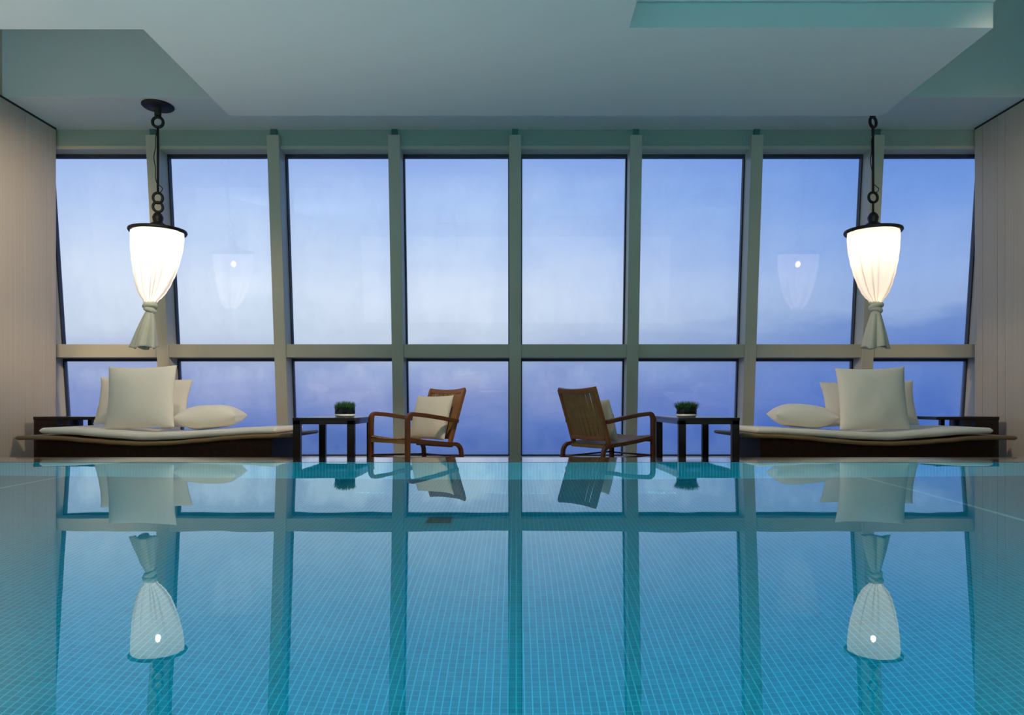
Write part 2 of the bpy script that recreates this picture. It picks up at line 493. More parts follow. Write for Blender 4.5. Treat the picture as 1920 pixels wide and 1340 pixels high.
def shade_mat(name, col, emis):
    m, t, o = mat(name)
    ts = nd(t, 'ShaderNodeBsdfTranslucent'); ts.inputs[0].default_value = (*col, 1)
    df = nd(t, 'ShaderNodeBsdfDiffuse'); df.inputs[0].default_value = (*col, 1)
    tr = nd(t, 'ShaderNodeBsdfTransparent')
    m1 = nd(t, 'ShaderNodeMixShader'); m1.inputs[0].default_value = 0.35
    lk(t, ts.outputs[0], m1.inputs[1]); lk(t, df.outputs[0], m1.inputs[2])
    m2 = nd(t, 'ShaderNodeMixShader'); m2.inputs[0].default_value = 0.12
    lk(t, m1.outputs[0], m2.inputs[1]); lk(t, tr.outputs[0], m2.inputs[2])
    at_ = nd(t, 'ShaderNodeAttribute'); at_.attribute_name = 'fold_shade'
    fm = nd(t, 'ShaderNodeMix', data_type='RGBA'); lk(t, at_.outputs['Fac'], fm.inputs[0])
    fm.inputs[6].default_value = (*col, 1); fm.inputs[7].default_value = (col[0] * 0.42, col[1] * 0.35, col[2] * 0.28, 1)  # darker tint along the gathers paints the light they hold back
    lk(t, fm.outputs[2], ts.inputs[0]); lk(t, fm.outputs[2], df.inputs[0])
    e = nd(t, 'ShaderNodeEmission'); lk(t, fm.outputs[2], e.inputs[0]); e.inputs[1].default_value = emis
    a = nd(t, 'ShaderNodeAddShader'); lk(t, m2.outputs[0], a.inputs[0]); lk(t, e.outputs[0], a.inputs[1])
    lk(t, a.outputs[0], o.inputs[0])
    return m


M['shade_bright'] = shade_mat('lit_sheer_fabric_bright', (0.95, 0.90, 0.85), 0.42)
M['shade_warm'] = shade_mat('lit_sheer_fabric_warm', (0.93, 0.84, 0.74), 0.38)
M['knot'] = pmat('gathered_fabric', (0.50, 0.52, 0.44), 0.85, (0.58, 0.60, 0.50), 30, bump=0.2, bscale=80)


def bulb_mat(name, col, s):
    m, t, o = mat(name)
    e = nd(t, 'ShaderNodeEmission'); e.inputs[0].default_value = (*col, 1); e.inputs[1].default_value = s
    lk(t, e.outputs[0], o.inputs[0])
    return m


M['bulb_bright'] = bulb_mat('lit_bulb_bright', (1.0, 0.88, 0.74), 110)
M['bulb_warm'] = bulb_mat('lit_bulb_warm', (1.0, 0.84, 0.66), 140)


def clear_mat():
    m, t, o = mat('clear_pot_glass')
    tr = nd(t, 'ShaderNodeBsdfTransparent'); tr.inputs[0].default_value = (0.80, 0.84, 0.86, 1)
    gl = nd(t, 'ShaderNodeBsdfGlossy'); gl.inputs['Roughness'].default_value = 0.03
    lw = nd(t, 'ShaderNodeLayerWeight'); lw.inputs[0].default_value = 0.25
    mm = nd(t, 'ShaderNodeMixShader'); lk(t, lw.outputs['Fresnel'], mm.inputs[0]); lk(t, tr.outputs[0], mm.inputs[1]); lk(t, gl.outputs[0], mm.inputs[2])
    lk(t, mm.outputs[0], o.inputs[0])
    return m


M['clear'] = clear_mat()

# ------------------------------------------------------------------ room: z = 0 is the water line
XL, XR = -4.96, 4.94            # side wall faces
DECK = -0.273                   # lower deck by the windows
ZW = CAM_Z + 2.97               # soffit along the window wall
ZC = CAM_Z + 2.70               # dropped centre ceiling
ZR = CAM_Z + 2.88               # raised tray in it
ZS = 4.30                       # slab above
YB = -4.0                       # back of the room
YF0 = 7.76                      # mullion front at camera height


def yf(z):                      # the glass wall leans in towards the room
    return YF0 - 0.1 * (z - CAM_Z)


def struct(o, label, cat):
    return tag(o, label, cat, kind='structure')


# floor of the low deck and the near deck
struct(link('floor', boxes([(XL - 0.6, XR + 0.6, 4.98, 8.4, DECK - 0.1, DECK)]), M['deck']),
       'low stone deck below the window wall, behind the pool edge', 'floor')
struct(link('floor_near', boxes([(XL, XR, YB, -1.5, -0.25, 0.02)]), M['deck']),
       'stone deck at the near end of the pool', 'floor')
# pool shell
PD = -0.92
struct(link('pool_floor', boxes([(XL, XR, -1.5, 4.5, PD - 0.1, PD)]), M['mosaic_floor']),
       'turquoise mosaic pool floor under the water', 'pool floor')
struct(link('pool_wall_far', boxes([(XL, XR, 4.495, 4.60, PD - 0.1, -0.004)]), M['mosaic_end']),
       'turquoise mosaic far wall of the pool under the water', 'pool wall')
struct(link('pool_wall_near', boxes([(XL, XR, -1.6, -1.5, PD - 0.1, -0.004)]), M['mosaic_end']),
       'mosaic near wall of the pool', 'pool wall')
struct(link('pool_wall_left', boxes([(XL - 0.1, XL, -1.6, 4.6, PD - 0.1, 0.0)]), M['mosaic_side']),
       'mosaic left wall of the pool', 'pool wall')
struct(link('pool_wall_right', boxes([(XR, XR + 0.1, -1.6, 4.6, PD - 0.1, 0.0)]), M['mosaic_side']),
       'mosaic right wall of the pool', 'pool wall')
struct(link('pool_edge', boxes([(XL, XR, 4.497, 4.90, -0.10, 0.0), (XL, XR, 4.60, 4.98, DECK - 0.1, -0.10)]), M['lip']),
       'dark wet stone overflow edge at the far end of the pool', 'pool edge')
for nm, x, lb in (('pool_line_left', -2.93, 'pale tile line on the left of the pool floor'),
                  ('pool_line_right', 2.25, 'pale tile line on the right of the pool floor')):
    struct(link(nm, boxes([(x - 0.012, x + 0.012, -1.5, 4.495, PD, PD + 0.003)]), M['line_tile']), lb, 'pool line')

bm = bmesh.new()
nx, ny = 2, 2
vs = [[bm.verts.new((XL + (XR - XL) * i / nx, -1.5 + 5.998 * j / ny, -0.001)) for i in range(nx + 1)] for j in range(ny + 1)]
for j in range(ny):
    for i in range(nx):
        bm.faces.new((vs[j][i], vs[j][i + 1], vs[j + 1][i + 1], vs[j + 1][i]))
water = link('pool_water', bm, M['water'], recalc=False)
tag(water, 'still turquoise pool water mirroring the window wall', 'water', kind='stuff')

# drain grate on the pool floor
gr = empty('drain_grate', (-0.36, 3.25, PD))
tag(gr, 'small dark rectangular drain grate on the pool floor', 'drain grate')
link('frame', boxes([(-0.055, 0.055, -0.06, -0.045, 0, 0.012), (-0.055, 0.055, 0.045, 0.06, 0, 0.012),
                     (-0.055, -0.042, -0.045, 0.045, 0, 0.012), (0.042, 0.055, -0.045, 0.045, 0, 0.012)]), M['grate'], gr)
link('slats', boxes([(-0.042 + 0.012 * i, -0.034 + 0.012 * i, -0.045, 0.045, 0, 0.009) for i in range(7)]), M['grate'], gr)


# side walls: vertical panels with grooves
def side_wall(name, x, sgn, label):
    cuts = [-4.0, -2.8, -1.6, -0.4, 0.8, 2.0, 3.2, 4.4, 5.6, 6.3, 7.005, 7.118, 7.345, 7.47]
    bm = bmesh.new()
    for a, b in zip(cuts, cuts[1:]):
        box(bm, *sorted((x, x + sgn * 0.05)), a + 0.003, b - (0.003 if b < 7.4 else 0), -1.0, ZW - 0.02)
    box(bm, *sorted((x + sgn * 0.02, x + sgn * 0.55)), YB, 7.465, -1.0, ZS)
    return struct(link(name, bm, M['wall']), label, 'wall')


side_wall('wall_left', XL, -1, 'beige panelled wall on the left of the pool')
side_wall('wall_right', XR, 1, 'grey beige panelled wall on the right of the pool')
struct(link('trim_1', boxes([(XL - 0.03, XL + 0.004, YB, 7.47, ZW - 0.02, ZW)]), M['gap']), 'dark strip painted as shade along the top of the left wall', 'trim')
struct(link('trim_2', boxes([(XR - 0.004, XR + 0.03, YB, 7.47, ZW - 0.02, ZW)]), M['gap']), 'dark strip painted as shade along the top of the right wall', 'trim')
# back wall, its wide unseen opening put in to admit fill light
struct(link('wall_back', boxes([(XL - 0.5, XR + 0.5, YB - 0.2, YB, -0.3, 0.3), (XL - 0.5, XR + 0.5, YB - 0.2, YB, 2.7, ZS),
                                (XL - 0.5, XL + 0.6, YB - 0.2, YB, 0.3, 2.7), (XR - 0.6, XR + 0.5, YB - 0.2, YB, 0.3, 2.7)]), M['wall']),
       'wall behind the pool with a wide opening added to let in fill light', 'wall')
# ceiling
NL = 5.0       # near end of the left recess
struct(link('ceiling', boxes([
    (XL - 0.5, XR + 0.5, 6.715, 7.75, ZW, ZS),                 # soffit along the glass
    (-2.69, 0.81, YB, 6.5, ZC, ZS),                            # dropped centre
    (XL, -2.69, YB, NL, ZC, ZS),                               # dropped, left of it
    (0.81, 3.425, 4.98, 6.5, ZC, ZS),                          # dropped strip right of centre
    (0.81, 3.425, YB, 4.98, ZR, ZS),                           # raised tray
    (3.425, XR, YB, 1.5, ZC, ZS),
    (XL - 0.5, XR + 0.5, YB, 7.75, ZS, ZS + 0.15)]), M['ceiling']),
    'pale stepped ceiling with dropped panels over the pool', 'ceiling')

# ------------------------------------------------------------------ window wall
PITCH, MX0 = 1.307, -0.012
mxs = [MX0 + (k - 4) * PITCH for k in range(9)]
MW = 0.130
Z_MT = CAM_Z + 2.90             # mullion tops


def slanted(bm, x0, x1, z0, z1, d0, d1):
    """box leaning with the glass wall; d0..d1 = depth behind the mullion face"""
    vs = [bm.verts.new((x, yf(z) + d, z)) for z in (z0, z1) for x, d in ((x0, d0), (x1, d0), (x1, d1), (x0, d1))]
    for f in ((0, 3, 2, 1), (4, 5, 6, 7), (0, 1, 5, 4), (1, 2, 6, 5), (2, 3, 7, 6), (3, 0, 4, 7)):
        bm.faces.new([vs[i] for i in f])


places = ['at the left wall', 'left of the left lantern bay', 'between the left daybed and the side table', 'behind the left armchair',
          'at the centre of the window wall', 'behind the right armchair', 'behind the right side table', 'behind the right lantern', 'at the right wall']
for k, x in enumerate(mxs):
    bm = bmesh.new(); slanted(bm, x - MW / 2, x + MW / 2, DECK, Z_MT, 0.0, 0.225)
    mo = link('trim_%d' % (k + 3), bm, M['mullion'], bevel=0.004)
    struct(mo, 'beige metal mullion ' + places[k], 'mullion')
    if 0 < k < 8:
        bm = bmesh.new(); slanted(bm, x - 0.032, x + 0.032, Z_MT, ZW, 0.03, 0.11)
        b_ = link('bracket', bm, M['bracket'], mo)
bm = bmesh.new()
slanted(bm, mxs[0] - 0.4, mxs[8] + 0.4, CAM_Z + 2.80, ZW, 0.055, 0.30)
struct(link('trim_12', bm, M['header'], bevel=0.003), 'green grey header panel above the windows', 'trim')
bm = bmesh.new()
slanted(bm, mxs[0] - 0.4, mxs[8] + 0.4, CAM_Z + 2.765, CAM_Z + 2.80, 0.045, 0.30)
struct(link('trim_13', bm, M['mullion']), 'pale bead under the header panel', 'trim')
bm = bmesh.new()
for a, b in zip(mxs, mxs[1:]):
    slanted(bm, a + MW / 2, b - MW / 2, CAM_Z + 0.518, CAM_Z + 0.664, 0.018, 0.225)
struct(link('trim_14', bm, M['mullion'], bevel=0.004), 'beige horizontal transom across all windows', 'transom')
bm = bmesh.new(); slanted(bm, mxs[0] - 0.4, mxs[8] + 0.4, DECK - 0.05, DECK + 0.05, 0.02, 0.3)
struct(link('trim_15', bm, M['mullion']), 'window sill at the deck', 'sill')
# ends of the facade beyond the side walls
bm = bmesh.new(); slanted(bm, mxs[0] - 0.6, mxs[0] - MW / 2, DECK, ZW, 0.05, 0.3); slanted(bm, mxs[8] + MW / 2, mxs[8] + 0.6, DECK, ZW, 0.05, 0.3)
struct(link('trim_16', bm, M['mullion']), 'closing panels at both ends of the window wall', 'trim')

wlab = ['first window from the left wall', 'second window from the left, behind the lit lantern', 'third window from the left, behind the potted grass',
        'fourth window from the left, behind the facing armchair', 'fifth window from the left, behind the turned armchair', 'sixth window from the left, behind the other potted grass',
        'seventh window from the left', 'last window at the right wall']
for k, (a, b) in enumerate(zip(mxs, mxs[1:])):
    x0, x1 = a + MW / 2, b - MW / 2
    zs = ((DECK + 0.05, CAM_Z + 0.518), (CAM_Z + 0.664, CAM_Z + 2.765))
    bm = bmesh.new()
    for z0, z1 in zs:
        g = 0.014
        slanted(bm, x0, x0 + g, z0, z1, 0.20, 0.26); slanted(bm, x1 - g, x1, z0, z1, 0.20, 0.26)
        slanted(bm, x0 + g, x1 - g, z0, z0 + g, 0.20, 0.26); slanted(bm, x0 + g, x1 - g, z1 - 0.03, z1, 0.20, 0.26)
    fr = struct(link('window_%d' % (k + 1), bm, M['gasket']), wlab[k] + ', two panes in dark gaskets', 'window')
    for nm, (z0, z1), mt in (('lower_pane', zs[0], 'glass_low'), ('upper_pane', zs[1], 'glass_up')):
        bm = bmesh.new(); slanted(bm, x0 + 0.014, x1 - 0.014, z0 + 0.014, z1 - 0.03, 0.222, 0.240)
        link(nm, bm, M[mt], fr)


# ------------------------------------------------------------------ pendant lanterns
def at(px, py, d):
    return V((px - CX) * d / F_PX, d, CAM_Z + (HOR - py) * d / F_PX)


def ring_pts(c, r, tilt=0.0, n=20, sq=1.0):
    return [V(c[0] + r * math.cos(2 * PI * k / n) * math.cos(tilt), c[1] + r * math.cos(2 * PI * k / n) * math.sin(tilt),
              c[2] + sq * r * math.sin(2 * PI * k / n)) for k in range(n)]


LD = 6.9
LS = LD / F_PX


def lantern(px, label, shade, bulb, skew, rings, seed, zstart):
    rnd = random.Random(seed)
    x = (px - CX) * LS
    root = empty('pendant_lantern', (x, LD, ZW))
    tag(root, label, 'pendant lamp', 'pendant lanterns by the windows')

    def zz(py):
        return CAM_Z + (HOR - py) * LS - ZW
    bm = bmesh.new()
    lathe(bm, [(0, 0), (0.148, 0), (0.150, -0.012), (0.14, -0.022), (0.05, -0.030), (0.032, -0.036), (0.032, -0.105), (0.0, -0.108)], 36)
    link('canopy', bm, M['iron'], root, smooth=True)
    for (py, r, tl, sq, wr) in rings:
        bm = bmesh.new(); tube(bm, ring_pts((0, 0, zz(py)), r, tl, sq=sq), wr * 1.35, 8, closed=True)
        link('chain_ring', bm, M['iron'], root, smooth=True)
    bm = bmesh.new(); tube(bm, [(0, 0, zz(241)), (0, 0, zz(363))], 0.012, 8)
    link('rod', bm, M['iron'], root, smooth=True)
    bm = bmesh.new()
    pts = []
    for i in range(25):
        t = i / 24
        a = -0.028 * math.sin(PI * min(1, t * 1.15)) if t < 0.85 else 0.05 * math.sin(PI * (t - 0.85) / 0.15)
        pts.append((a + 0.006 * math.sin(t * 19 + seed), -0.012, zz(246) + (zz(364) - zz(246)) * t))
    tube(bm, pts, 0.0045, 6)
    link('electric_cord', bm, M['iron'], root, smooth=True)
    # cap: ball, cone and brim
    bm = bmesh.new()
    lathe(bm, [(0, zz(397)), (0.020, zz(398)), (0.040, zz(402)), (0.053, zz(408)), (0.046, zz(414)), (0.042, zz(416)), (0.075, zz(421)),
               (0.13, zz(425)), (0.235, zz(429.5)), (0.265, zz(431)), (0.270, zz(434)), (0.262, zz(437)), (0.235, zz(435.5)), (0.0, zz(431))], 44)
    link('cap', bm, M['iron'], root, smooth=True)
    # shade: sheer sock gathered into a knot
    prof = [(433, 0.232), (444, 0.236), (466, 0.229), (488, 0.211), (510, 0.184), (531, 0.147), (546, 0.112), (556, 0.078), (562, 0.050), (568, 0.040)]
    n = 120
    bm = bmesh.new(); rings_ = []; fold_shade = []
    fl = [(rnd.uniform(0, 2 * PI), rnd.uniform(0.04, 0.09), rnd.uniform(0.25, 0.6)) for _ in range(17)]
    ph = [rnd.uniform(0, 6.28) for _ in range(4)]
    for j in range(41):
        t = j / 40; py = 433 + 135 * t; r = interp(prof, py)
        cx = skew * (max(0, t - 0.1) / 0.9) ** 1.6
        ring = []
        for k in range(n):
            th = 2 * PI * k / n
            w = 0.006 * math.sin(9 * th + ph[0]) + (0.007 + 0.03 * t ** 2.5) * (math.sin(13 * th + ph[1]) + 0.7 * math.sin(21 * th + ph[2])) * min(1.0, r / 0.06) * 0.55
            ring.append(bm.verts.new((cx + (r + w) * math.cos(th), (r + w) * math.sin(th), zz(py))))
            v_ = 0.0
            for (f0, fw, fs) in fl:      # painted darker, as if less light passed the gathers
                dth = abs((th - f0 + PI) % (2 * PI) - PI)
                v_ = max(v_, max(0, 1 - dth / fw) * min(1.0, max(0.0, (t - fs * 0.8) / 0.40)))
            fold_shade.append(v_)
        rings_.append(ring)
    for a, b in zip(rings_, rings_[1:]):
        for k in range(n):
            bm.faces.new((a[k], b[k], b[(k + 1) % n], a[(k + 1) % n]))
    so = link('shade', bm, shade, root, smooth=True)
    fa = so.data.attributes.new('fold_shade', 'FLOAT', 'POINT')
    fa.data.foreach_set('value', fold_shade)
    # knot
    bm = bmesh.new()
    for (dz, r, ph_) in ((568, 0.050, 0.0), (574, 0.064, 0.5), (581, 0.052, -0.4)):
        pts = [V(skew + r * 0.75 * math.cos(2 * PI * k / 18), r * 0.75 * math.sin(2 * PI * k / 18),
                 zz(dz) + 0.014 * math.sin(2 * PI * k / 18 + ph_ * 5)) for k in range(18)]
        tube(bm, pts, 0.024, 8, closed=True)
    lathe(bm, [(0.036, zz(565)), (0.045, zz(575)), (0.034, zz(590))], 24, skew, 0)
    link('knot', bm, M['knot'], root, smooth=True)
    # tail
    bm = bmesh.new(); rings_ = []
    sk2 = skew - 0.055 if skew < 0 else skew + 0.0
    for j in range(22):
        t = j / 21; py = 584 + 68 * t
        cx = skew + (sk2 - skew) * t; R = 0.032 + 0.078 * t ** 0.8
        ring = []
        for k in range(64):
            th = 2 * PI * k / 64
            w = (0.004 + 0.020 * t) * (math.sin(5 * th + ph[3]) + 0.6 * math.sin(8 * th + ph[0] + t))
            zoff = 0.014 * t * math.sin(3 * th + ph[1])
            ring.append(bm.verts.new((cx + (R + w) * math.cos(th), 0.75 * (R + w) * math.sin(th), zz(py) + zoff)))
        rings_.append(ring)
    for a, b in zip(rings_, rings_[1:]):
        for k in range(64):
            bm.faces.new((a[k], b[k], b[(k + 1) % 64], a[(k + 1) % 64]))
    ot = link('tail', bm, M['knot'], root, smooth=True)
    sd = ot.modifiers.new('solid', 'SOLIDIFY'); sd.thickness = 0.004
    # bulb
    bm = bmesh.new()
    lathe(bm, [(0, zz(453)), (0.012, zz(454)), (0.019, zz(456)), (0.024, zz(460)), (0.019, zz(464)), (0.010, zz(466)), (0, zz(466.5))][::-1], 20)
    link('bulb', bm, bulb, root, smooth=True)
    bm = bmesh.new(); lathe(bm, [(0, zz(432)), (0.02, zz(432)), (0.02, zz(453)), (0, zz(453))], 16)
    link('bulb_holder', bm, M['iron'], root, smooth=True)
    return root


ringsL = [(229, 0.050, 0.15, 1.0, 0.011), (371, 0.044, 0.3, 1.15, 0.010), (388, 0.044, 0.5, 1.1, 0.010)]
ringsR = [(229, 0.050, 0.5, 1.0, 0.011), (246, 0.036, 1.0, 1.25, 0.009), (370, 0.050, 0.2, 1.0, 0.010), (388, 0.034, 1.1, 1.3, 0.008)]
lantern(296, 'white lit lantern with knotted fabric shade on the left, its round black canopy showing', M['shade_bright'], M['bulb_bright'], -0.078, ringsL, 3, 220)
lantern(1637, 'warm white lit lantern with knotted fabric shade on the right, by the darker wall', M['shade_warm'], M['bulb_warm'], 0.030, ringsR, 8, 220)

# ------------------------------------------------------------------ daybeds
BD0, BD1 = 6.03, 6.88
sc = BD0 / F_PX
RAIL = [(28, 821), (65, 820.5), (110, 821.5), (160, 826), (212, 830), (262, 832), (312, 831), (375, 826), (425, 821), (475, 818), (520, 817), (560, 815), (581, 811)]
MTOP = [(70, 802), (125, 802.5), (187, 807), (262, 812), (325, 810), (400, 806), (475, 803), (548, 800)]
MBOT = [(70, 813), (125, 815), (187, 820.5), (262, 826), (325, 824), (400, 818.5), (475, 813.5), (548, 813)]


def px_x(px):
    return (px - CX) * sc


def py_z(py):
    return CAM_Z + (HOR - py) * sc


def daybed(label, mir):
    s = -1 if mir else 1
    root = empty('daybed', (s * -3.07, (BD0 + BD1) / 2, DECK))
    tag(root, label, 'daybed', 'woven daybeds on either side of the pool end')
    ox, oy, oz = -3.07, (BD0 + BD1) / 2, DECK

    def P(x, y, z):
        return (s * (x - ox), y - oy, z - oz)
    # wavy platform with a rounded rim
    def profbar(name, tab_top, tab_bot, x0, x1, y0, y1, m, n, rnd):
        bm = bmesh.new(); rings = []
        L_ = [0, .0012, .0035, .007, .011, .0155] + [.02 + .96 * q / n for q in range(n + 1)] + [.9845, .989, .993, .9965, .9988, 1]
        for q_ in L_:
            px = x0 + (x1 - x0) * q_
            zt, zb = py_z(interp(tab_top, px)), py_z(interp(tab_bot, px))
            h = zt - zb; X = px_x(px)
            r = min(h / 2 * 0.98, rnd)
            e = 0.0
            de = min(px - x0, x1 - px) * sc + 0.0004
            if de < r:
                e = r - math.sqrt(max(0, r * r - (r - de) ** 2))
            zt2, zb2 = zt - e * 0.95, zb + e * 0.95
            ring = []
            m_ = 5
            for (cy, cz, a0) in ((y0 + r, zb2 + r, PI), (y1 - r, zb2 + r, 1.5 * PI), (y1 - r, zt2 - r, 0), (y0 + r, zt2 - r, 0.5 * PI)):
                for q in range(m_):
                    a = a0 + 0.5 * PI * q / (m_ - 1)
                    rr = min(r, (zt2 - zb2) / 2)
                    ring.append(bm.verts.new(P(X, cy + r * math.cos(a), (cz if rr == r else (zt2 + zb2) / 2) + rr * math.sin(a))))
            rings.append(ring)
        L = len(rings[0])
        for a, b in zip(rings, rings[1:]):
            for k in range(L):
                bm.faces.new((a[k], a[(k + 1) % L], b[(k + 1) % L], b[k]))
        bm.faces.new(rings[0]); bm.faces.new(rings[-1][::-1])
        return link(name, bm, m, root, smooth=True)
    profbar('platform', [(a, b - 4) for a, b in RAIL], [(a, b + 4) for a, b in RAIL], 28, 545, BD0, BD1, M['rail'], 80, 0.017)
    profbar('mattress', MTOP, MBOT, 69, 514, BD0 + 0.03, BD1 - 0.03, M['linen'], 80, 0.035)
    # woven base: shaped under the platform
    bm = bmesh.new(); n = 60
    top = []; 
    cols = []
    for i in range(n + 1):
        px = 66 + (509 - 66) * i / n
        X = px_x(px); zt = py_z(interp(RAIL, px) + 3)
        cols.append([bm.verts.new(P(X, y, z)) for y, z in ((BD0 + 0.02, DECK), (BD0 + 0.02, zt), (BD1 - 0.02, zt), (BD1 - 0.02, DECK))])
    for a, b in zip(cols, cols[1:]):
        for k in range(4):
            bm.faces.new((a[k], a[(k + 1) % 4], b[(k + 1) % 4], b[k]))
    bm.faces.new(cols[0]); bm.faces.new(cols[-1][::-1])
    link('woven_base', bm, M['rattan'], root)
    return root


daybed('dark rattan daybed with cream mattress on the left, under the bright white lantern', False)
daybed('dark rattan daybed with cream mattress on the right, beside the darker wall', True)


# ------------------------------------------------------------------ pillows
def pillow_bm(w, h, t, pinch=0.075, seed=0, n=26):
    """standing in the local XZ plane, thickness along Y, centre at the origin"""
    bm = bmesh.new(); rnd = random.Random(seed); off = V(rnd.uniform(0, 50), rnd.uniform(0, 50), rnd.uniform(0, 50))
    sides = []
    for sgn in (-1, 1):
        g = []
        for j in range(n + 1):
            row = []
            for i in range(n + 1):
                u, v = 2 * i / n - 1, 2 * j / n - 1
                x = u * (1 - pinch * (1 - v * v) ** 1 * abs(u) ** 3) * w / 2
                z = v * (1 - pinch * (0.25 if v < 0 else 1.0) * (1 - u * u) ** 1 * abs(v) ** 3) * h / 2
                f = ((1 - abs(u) ** 2.6) * (1 - abs(v) ** 2.6))
                y = sgn * t / 2 * f ** 0.55
                dn = mnoise.noise(V(x * 5, z * 5, sgn * 3) + off) * 0.012 * f ** 0.3
                row.append((x, y + dn * (1 if f > 0 else 0), z))
            g.append(row)
        sides.append(g)
    vf = [[bm.verts.new(p) for p in r] for r in sides[0]]
    vb = [[(vf[j][i] if i in (0, n) or j in (0, n) else bm.verts.new(sides[1][j][i])) for i in range(n + 1)] for j in range(n + 1)]
    for g, fl in ((vf, False), (vb, True)):
        for j in range(n):
            for i in range(n):
                q = (g[j][i], g[j][i + 1], g[j + 1][i + 1], g[j + 1][i])
                bm.faces.new(q[::-1] if fl else q)
    return bm


def pillow(name, label, group, loc, size, rot, m, seed):
    bm = pillow_bm(*size, seed=seed)
    o = link(name, bm, m, smooth=True)
    o.location = loc; o.rotation_euler = rot
    tag(o, label, 'pillow', group)
    sm = o.modifiers.new('smooth', 'SUBSURF'); sm.levels = 1; sm.render_levels = 1
    return o


G = 'cream pillows on the daybeds'
R = math.radians
pillow('pillow', 'big square cream pillow standing upright at the front of the left daybed', G, (-3.408, 6.30, 0.443), (0.635, 0.59, 0.18), (R(-9), R(-1.5), R(2)), M['linen'], 1)
pillow('pillow', 'cream pillow half hidden behind the big pillow on the left daybed', G, (-3.645, 6.775, 0.398), (0.97, 0.49, 0.15), (R(-12), R(1.5), R(-3)), M['linen'], 2)
pillow('pillow', 'plump cream pillow lying flat on the left daybed', G, (-2.885, 6.55, 0.254), (0.59, 0.38, 0.225), (R(-90), R(-3.0), R(4)), M['linen'], 3)
pillow('pillow', 'big square cream pillow standing upright at the front of the right daybed', G, (3.235, 6.30, 0.430), (0.635, 0.59, 0.18), (R(-9), R(-1.0), R(-4)), M['linen'], 4)
pillow('pillow', 'cream pillow half hidden behind the big pillow on the right daybed', G, (3.45, 6.775, 0.382), (0.98, 0.46, 0.15), (R(-12), R(-1.0), R(3)), M['linen'], 5)
pillow('pillow', 'plump cream pillow lying flat on the right daybed', G, (2.69, 6.525, 0.264), (0.59, 0.34, 0.225), (R(-90), R(3.5), R(-4)), M['linen'], 6)


# ------------------------------------------------------------------ low tables between daybeds and chairs
def low_table(x0, x1, y1, label):
    y0 = 5.94
    cx, cy = (x0 + x1) / 2, (y0 + y1) / 2
    w, d = (x1 - x0) / 2, (y1 - y0) / 2
    zt = CAM_Z - 0.119 - DECK
    root = empty('side_table', (cx, cy, DECK)); tag(root, label, 'side table', 'dark side tables beside the armchairs')
    link('table_top', boxes([(-w, w, -d, d, zt - 0.022, zt)]), M['black_wood'], root, bevel=0.003)
    e = 0.003
    link('apron', boxes([(-w + e, w - e, -d + e, -d + 0.03, zt - 0.056, zt - 0.022), (-w + e, w - e, d - 0.03, d - e, zt - 0.056, zt - 0.022),
                         (-w + e, -w + 0.03, -d + 0.03, d - 0.03, zt - 0.056, zt - 0.022), (w - 0.03, w - e, -d + 0.03, d - 0.03, zt - 0.056, zt - 0.022)]), M['black_wood'], root)
    for sx in (-1, 1):
        for sy in (-1, 1):
            a, b = sorted((sx * (w - e), sx * (w - 0.066))); c, f = sorted((sy * (d - e), sy * (d - 0.055)))
            link('leg', boxes([(a, b, c, f, 0, zt - 0.022)]), M['black_wood'], root, bevel=0.003)
    return root


low_table(-1.919, -1.386, 6.78, 'dark wood side table left of the centre, beside the armchair that faces the pool')
low_table(1.390, 1.917, 6.95, 'dark wood side table right of the centre, beside the armchair seen from behind')


# dark tables in the corners behind the daybeds
def corner_table(sgn, label):
    root = empty('corner_table', (sgn * 4.515, 7.16, DECK)); tag(root, label, 'corner table', 'dark corner tables behind the daybeds')
    zt = CAM_Z - 0.128 - DECK
    def bx(x0, x1, y0, y1, z0, z1):
        a, b = sorted((sgn * x0, sgn * x1)); return (a, b, y0, y1, z0, z1)
    link('table_top', boxes([bx(-0.315, 0.315, -0.23, 0.23, zt - 0.032, zt)]), M['black_wood'], root, bevel=0.003)
    link('side_cabinet', boxes([bx(0.08, 0.312, -0.225, 0.2, 0, zt - 0.032)]), M['black_wood'], root, bevel=0.003)
    for y in (-0.225, 0.18):
        link('leg', boxes([bx(-0.02, 0.022, y, y + 0.042, 0, zt - 0.032)]), M['black_wood'], root, bevel=0.002)
    return root


corner_table(-1, 'dark wood table in the left corner behind the daybed')
corner_table(1, 'dark wood table in the right corner behind the daybed')


